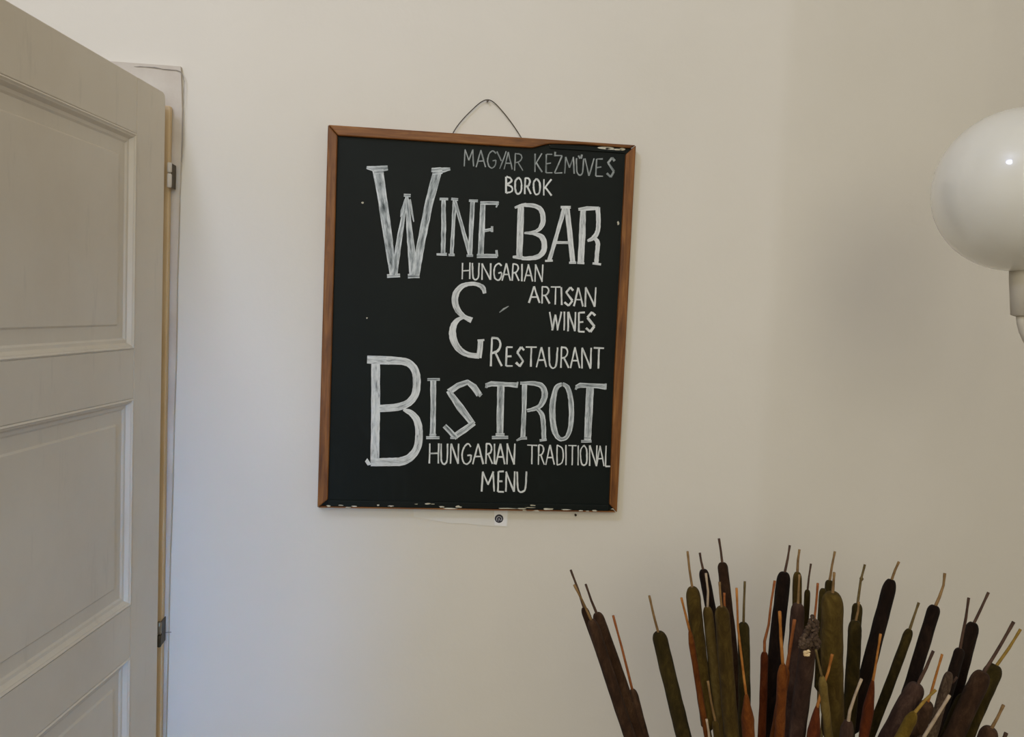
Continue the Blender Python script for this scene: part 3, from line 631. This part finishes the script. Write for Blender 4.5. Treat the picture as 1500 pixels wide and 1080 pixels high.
def cattail(label, spike, ht, low, w, head, stem='tan', Yt=-.55, shape='round', sw=3.2, knot=None):
    """spike: pixel points from the tip down to the head top; ht, low: head axis; w: head width px"""
    cat_n[0] += 1; k = cat_n[0]
    def pos(p):
        f = (NECKPY-p[1])/(NECKPY-860); return at(p[0], p[1], VY + (Yt-VY)*min(f, 1.15))
    H0, L0 = pos(ht), pos(low)
    d = (L0-H0); wpx = (H0-CAM).dot(FW)/FPX; r_ = w/2*wpx
    Ln = max(d.length*1.08, .15 if shape == 'round' else .10); dn = d.normalized(); H1 = H0 + dn*Ln
    root = thing('cattail', (0, 0, 0), label, 'cattail', GROUP)
    ang = k*2.399; slot = .058*math.sqrt((k % 47)/47)
    nx, ny = VX+slot*math.cos(ang), VY+slot*math.sin(ang)
    bx, by = VX+.6*slot*math.cos(ang+2.5), VY+.6*slot*math.sin(ang+2.5)
    root.location = (bx, by, .03)
    dm = [1.25, 1.7, 2.1, 1.4, 1.9][k % 5] if w < 26 else 1.25
    # head
    mb = MB(); n = 26; path, rad = [], []
    side = Vector((random.uniform(-1, 1), random.uniform(-1, 1), 0))*.0012
    for j in range(n+1):
        t = j/n
        if shape == 'round':
            s_ = t*Ln
            a = min(1, s_/(r_*dm)); b = min(1, (Ln-s_)/(r_*1.2))
            rr = r_*(.30+.70*math.sqrt(max(0, 1-(1-a)**2)))*(.3+.7*math.sqrt(max(0, 1-(1-b)**2)))*(1+.06*t)
        elif shape == 'spindle':
            rr = r_*(.18 + .82*min(1, (t/.38))**.8 if t < .38 else 1.0*(1-.45*((t-.38)/.62)**2))
        else:  # pointed
            rr = r_*(.3 + .7*min(1, t/.12)**.6)*(1 if t < .9 else (1-(t-.9)*5))
        path.append(H0 + dn*(t*Ln) + side*math.sin(t*3.1)); rad.append(max(rr, .0008))
    # denser rings near the top for the dome
    if shape == 'round':
        extra = []
        for q in (.02, .08, .2, .4, .7, 1.0, 1.4, 1.8):
            s_ = q*r_; a = min(1, s_/(r_*dm)); extra.append((s_/Ln, H0+dn*s_, r_*(.30+.70*math.sqrt(max(0, 1-(1-a)**2)))))
        allp = sorted(extra + [(j/n, path[j], rad[j]) for j in range(n+1) if j/n*Ln > 2.0*r_], key=lambda e: e[0])
        path, rad = [e[1] for e in allp], [e[2] for e in allp]
    mb.sweep(path, rad, 18, wob=.07 if shape == 'round' else .10)
    mb.build('seed_head', FELT[head], root, smooth=True)
    # spike above the head
    sp_ = [pos(p) for p in spike]; sr = sw/2*wpx
    pts = []
    sp2 = sp_ + [H0 + dn*r_*.6]
    for j in range(len(sp2)-1):
        for q in range(4): pts.append(sp2[j].lerp(sp2[j+1], q/4))
    pts.append(sp2[-1]); nn = len(pts)
    rr = [sr*(1.12 if j < 2 else .92 + .35*j/nn) for j in range(nn)]
    mb = MB(); mb.sweep(pts, rr, 9, wob=.18)
    if knot:
        kp = pos(knot); mb.sweep([kp+Vector((0, 0, .004)), kp, kp-Vector((0, 0, .004))], [.001, sr*2, .001], 8)
    mb.build('spike', STALK[stem], root, smooth=True)
    # stem down into the vase
    p0, p3 = H1 - dn*.01, Vector((nx, ny, VZ)); ln_ = (p3-p0).length
    p1 = p0 + dn*ln_*.4; p2 = p3 + Vector((0, 0, 1))*ln_*.25 + (p0-p3)*.1
    pts = []
    for j in range(13):
        t = j/12; pts.append(p0*(1-t)**3 + p1*3*t*(1-t)**2 + p2*3*t*t*(1-t) + p3*t**3)
    pts.append(Vector((bx, by, .03)))
    mb = MB(); mb.sweep(pts, [.0022 + .0012*j/13 for j in range(14)], 8); mb.build('stem', STALK['green' if head in ('olive', 'moss', 'khaki', 'ochre') else 'tan'], root, smooth=True)
    return root

c_ = cattail
c_('slim dark brown cattail at far left edge of the bunch, behind its neighbour', [(836, 835), (846, 862)], (855, 890), (905, 1030), 12, 'brown', 'dark', -.48)
c_('dark brown cattail second from the left with crooked tan spike', [(841, 857), (853, 880)], (866, 908), (923, 1080), 17, 'brown', 'tan', -.62)
c_('dark brown cattail third from the left with black-tipped spike', [(858, 856), (866, 880)], (874, 898), (937, 1080), 17, 'brown', 'dark', -.56)
c_('dark cattail low at left with long thin rust spike', [(898, 902), (911, 950)], (926, 1010), (948, 1090), 13, 'brown', 'rust', -.56)
c_('lone olive cattail standing apart in the gap at left', [(951, 873), (957, 900)], (964, 926), (1003, 1085), 22, 'moss', 'tan', -.62)
c_('green cattail with tall straight tan spike, left of the middle group', [(1007, 808), (1010, 835)], (1014, 860), (1037, 1055), 21, 'olive', 'tan', -.60)
c_('slender rust cattail leaning on the green one at left', [(998, 876), (1004, 900)], (1010, 922), (1037, 1085), 9, 'rust', 'orange', -.64, 'pointed')
c_('dark maroon cattail partly hidden behind two green ones', [(1025, 810), (1027, 822)], (1030, 834), (1058, 990), 15, 'black', 'dark', -.48)
c_('slim khaki cattail just left of the broad green front one', [(1034, 840), (1037, 866)], (1036, 889), (1056, 1080), 15, 'khaki', 'pale', -.60)
c_('dark brown cattail with the tallest dark spike of the bunch', [(1053, 789), (1056, 808)], (1058, 824), (1080, 1030), 15, 'brown', 'dark', -.48)
c_('broad olive green cattail in front with short rust spike', [(1054, 853), (1055, 870)], (1057, 889), (1072, 1080), 22, 'olive', 'tan', -.68)
c_('thin rust stub of a spike beside the broad olive cattail', [(1061, 869), (1061, 880)], (1062, 898), (1076, 1060), 9, 'moss', 'rust', -.62)
c_('dark olive cattail with straight green spike, right of the broad olive one', [(1091, 852), (1090, 880)], (1089, 912), (1090, 1080), 17, 'moss', 'green', -.58)
c_('rust spindle shaped cattail with long orange spike in the left half', [(1079, 862), (1081, 920), (1087, 970)], (1093, 1016), (1098, 1100), 19, 'rust', 'orange', -.70, 'spindle')
c_('olive cattail stub low between green ones with pale spike', [(1037, 998), (1042, 1030)], (1048, 1056), (1053, 1100), 11, 'olive', 'tan', -.68)
c_('low rust cattail with pinkish spike at the bottom edge', [(1035, 1054), (1038, 1072)], (1039, 1084), (1046, 1160), 12, 'russet', 'pale', -.70)
c_('wispy rust cattail with swollen spike left of the tall black one', [(1135, 851), (1130, 880), (1126, 915), (1120, 940)], (1120, 955), (1115, 1085), 11, 'russet', 'rust', -.56, sw=3.4)
c_('tall black cattail with leaning dark spike near the centre', [(1157, 799), (1154, 818)], (1149, 838), (1123, 1080), 20, 'black', 'dark', -.54)
c_('slim olive cattail with tan spike behind the centre', [(1171, 805), (1169, 820)], (1168, 838), (1165, 1030), 13, 'olive', 'tan', -.48)
c_('dark brown cattail in front of the slim olive centre one', [(1171, 842), (1170, 862)], (1169, 884), (1158, 1080), 20, 'plum', 'tan', -.58)
c_('smallest narrow green cattail right of the centre', [(1188, 826), (1185, 845)], (1183, 864), (1177, 960), 8.5, 'moss', 'dark', -.46, sw=2.6)
worn = c_('large purplish brown cattail at centre front, its top worn away', [(1198, 855), (1196, 880), (1193, 908)], (1187, 922), (1166, 1085), 24, 'plum', 'rust', -.70)
mb = MB(); Yw_ = -.705      # frayed fluff bursting from its upper side, with a pale torn spot
for k in range(110):
    py = 902 + 48*math.sqrt(random.random()); hwid = 3 + (py-902)*.26
    px = 1192.5 - (py-902)*.16 + random.uniform(-1, 1)*hwid; a = at(px, py, Yw_ - random.uniform(-.004, .008)); r_ = random.uniform(.0020, .0042)
    d = Vector((random.uniform(-1, 1), random.uniform(-.6, .2), random.uniform(-1, 1))).normalized()*r_
    mb.sweep([a-d, a-d*.5, a+d*.5, a+d], [r_*.15, r_*.75, r_*.6, r_*.1], 6, wob=.5)
mb.build('frayed_fluff', FELT['grey'], worn, label='grey frayed seed fluff')
mb = MB()
for k in range(9):
    a = at(1182.5 + random.uniform(-4, 4), 957 + random.uniform(-3.5, 3.5), -.722)
    d = Vector((random.uniform(-1, 1), -.2, random.uniform(-1, 1))).normalized()*.0022
    mb.sweep([a-d, a, a+d], [.0006, .0022, .0006], 6)
mb.build('torn_spot', m_pale_fluff, worn, label='pale torn spot')
c_('rust cattail with stout orange spike against the tall black one', [(1142, 896), (1144, 935)], (1147, 972), (1141, 1090), 15, 'rust', 'orange', -.70, 'pointed', 4.2)
c_('rust cattail with leaning red spike left of the worn one', [(1164, 908), (1159, 940)], (1153, 978), (1133, 1090), 13, 'rust', 'rust', -.66, 'pointed', 4.4)
c_('dark green cattail hidden behind the widest olive one', [(1223, 808), (1219, 828)], (1215, 850), (1208, 1000), 12, 'moss', 'tan', -.50)
c_('narrow dark olive cattail left of the widest olive one', [(1204, 884), (1204, 887)], (1206, 862), (1200, 990), 11, 'moss', 'dark', -.52)
c_('widest olive cattail of the bunch with short tan spike', [(1222, 839), (1221, 855)], (1219, 868), (1221, 1070), 31, 'olive', 'tan', -.66, sw=3.8)
c_('curved slender khaki cattail low at centre', [(1195, 952), (1200, 975)], (1204, 990), (1215, 1090), 13, 'khaki', 'green', -.74, 'pointed')
c_('red-brown spindle cattail low at centre with orange tipped spike', [(1219, 959), (1213, 985), (1204, 1010)], (1197, 1034), (1188, 1110), 19, 'russet', 'orange', -.74, 'spindle', 3.8)
c_('olive cattail with knotted spike right of the widest one', [(1267, 827), (1261, 850)], (1256, 884), (1248, 1040), 15, 'moss', 'green', -.52, knot=(1262, 848))
c_('olive cattail in front of the one with the knotted spike', [(1258, 882), (1257, 895)], (1253, 909), (1241, 1080), 19, 'moss', 'tan', -.58)
c_('tall black cattail leaning right with black tipped spike', [(1317, 823), (1311, 836)], (1306, 849), (1250, 1060), 19, 'black', 'tan', -.54)
c_('thin rust spindle cattail crossing below the leaning black one', [(1290, 929), (1285, 960), (1281, 985)], (1279, 995), (1262, 1100), 16, 'russet', 'orange', -.66, 'spindle')
c_('slim olive cattail standing free between two black ones', [(1346, 883), (1340, 900)], (1333, 922), (1274, 1078), 13, 'moss', 'green', -.56)
c_('black cattail with bent spike right of the slim olive one', [(1384, 840), (1382, 858), (1376, 875)], (1370, 887), (1318, 1060), 17.5, 'black', 'tan', -.54, sw=3.6)
c_('thick plum brown cattail low at right front', [(1367, 954), (1357, 978)], (1345, 1002), (1302, 1085), 27, 'plum', 'dark', -.68, sw=4)
c_('brown cattail with purplish bent spike at bottom centre right', [(1262, 995), (1252, 1020), (1245, 1042)], (1243, 1056), (1232, 1120), 19, 'plum', 'pale', -.76, sw=4)
c_('dark brown cattail with thin orange spike low at right', [(1380, 959), (1371, 990), (1364, 1015)], (1360, 1028), (1332, 1095), 22, 'brown', 'orange', -.72)
c_('yellow green slender cattail curving low at right', [(1371, 1011), (1355, 1026)], (1340, 1043), (1308, 1100), 17, 'ochre', 'ochre', -.76, 'pointed', 4)
c_('dark cattail with two-tone spike left of the taller dark right one', [(1419, 876), (1415, 905), (1410, 930)], (1407, 950), (1378, 1050), 15, 'black', 'dark', -.58, sw=3.6)
c_('dark cattail with thick spike in the right group', [(1448, 868), (1438, 890)], (1426, 912), (1388, 1060), 19, 'black', 'dark', -.54, sw=3.6)
c_('broken dark cattail with pinkish bare patch low at right', [(1402, 992), (1396, 1000)], (1391, 985), (1368, 1070), 14, 'grey', 'dark', -.64)
c_('low dark cattail with thick pale spike at the bottom right', [(1391, 1019), (1372, 1050)], (1352, 1080), (1330, 1150), 18, 'brown', 'pale', -.78, sw=4.2)
c_('brown cattail with long knobbly dark spike at right', [(1485, 911), (1466, 945)], (1441, 984), (1396, 1085), 26, 'brown', 'dark', -.62, sw=4.2)
c_('greenish cattail with yellowish spike at the right edge', [(1495, 922), (1478, 950)], (1459, 974), (1412, 1080), 25, 'moss', 'ochre', -.56, sw=3.8)
c_('dark mossy cattail low between the right group stems', [(1398, 1040), (1394, 1046)], (1414, 1018), (1386, 1090), 22, 'moss', 'dark', -.60)
c_('round topped brown cattail at bottom right corner', [(1470, 1033), (1461, 1052)], (1452, 1066), (1428, 1130), 26, 'brown', 'tan', -.70, sw=4)
c_('dark stub of a spike at the very bottom right corner', [(1474, 1074), (1470, 1084)], (1462, 1098), (1440, 1150), 22, 'brown', 'dark', -.66, sw=5)
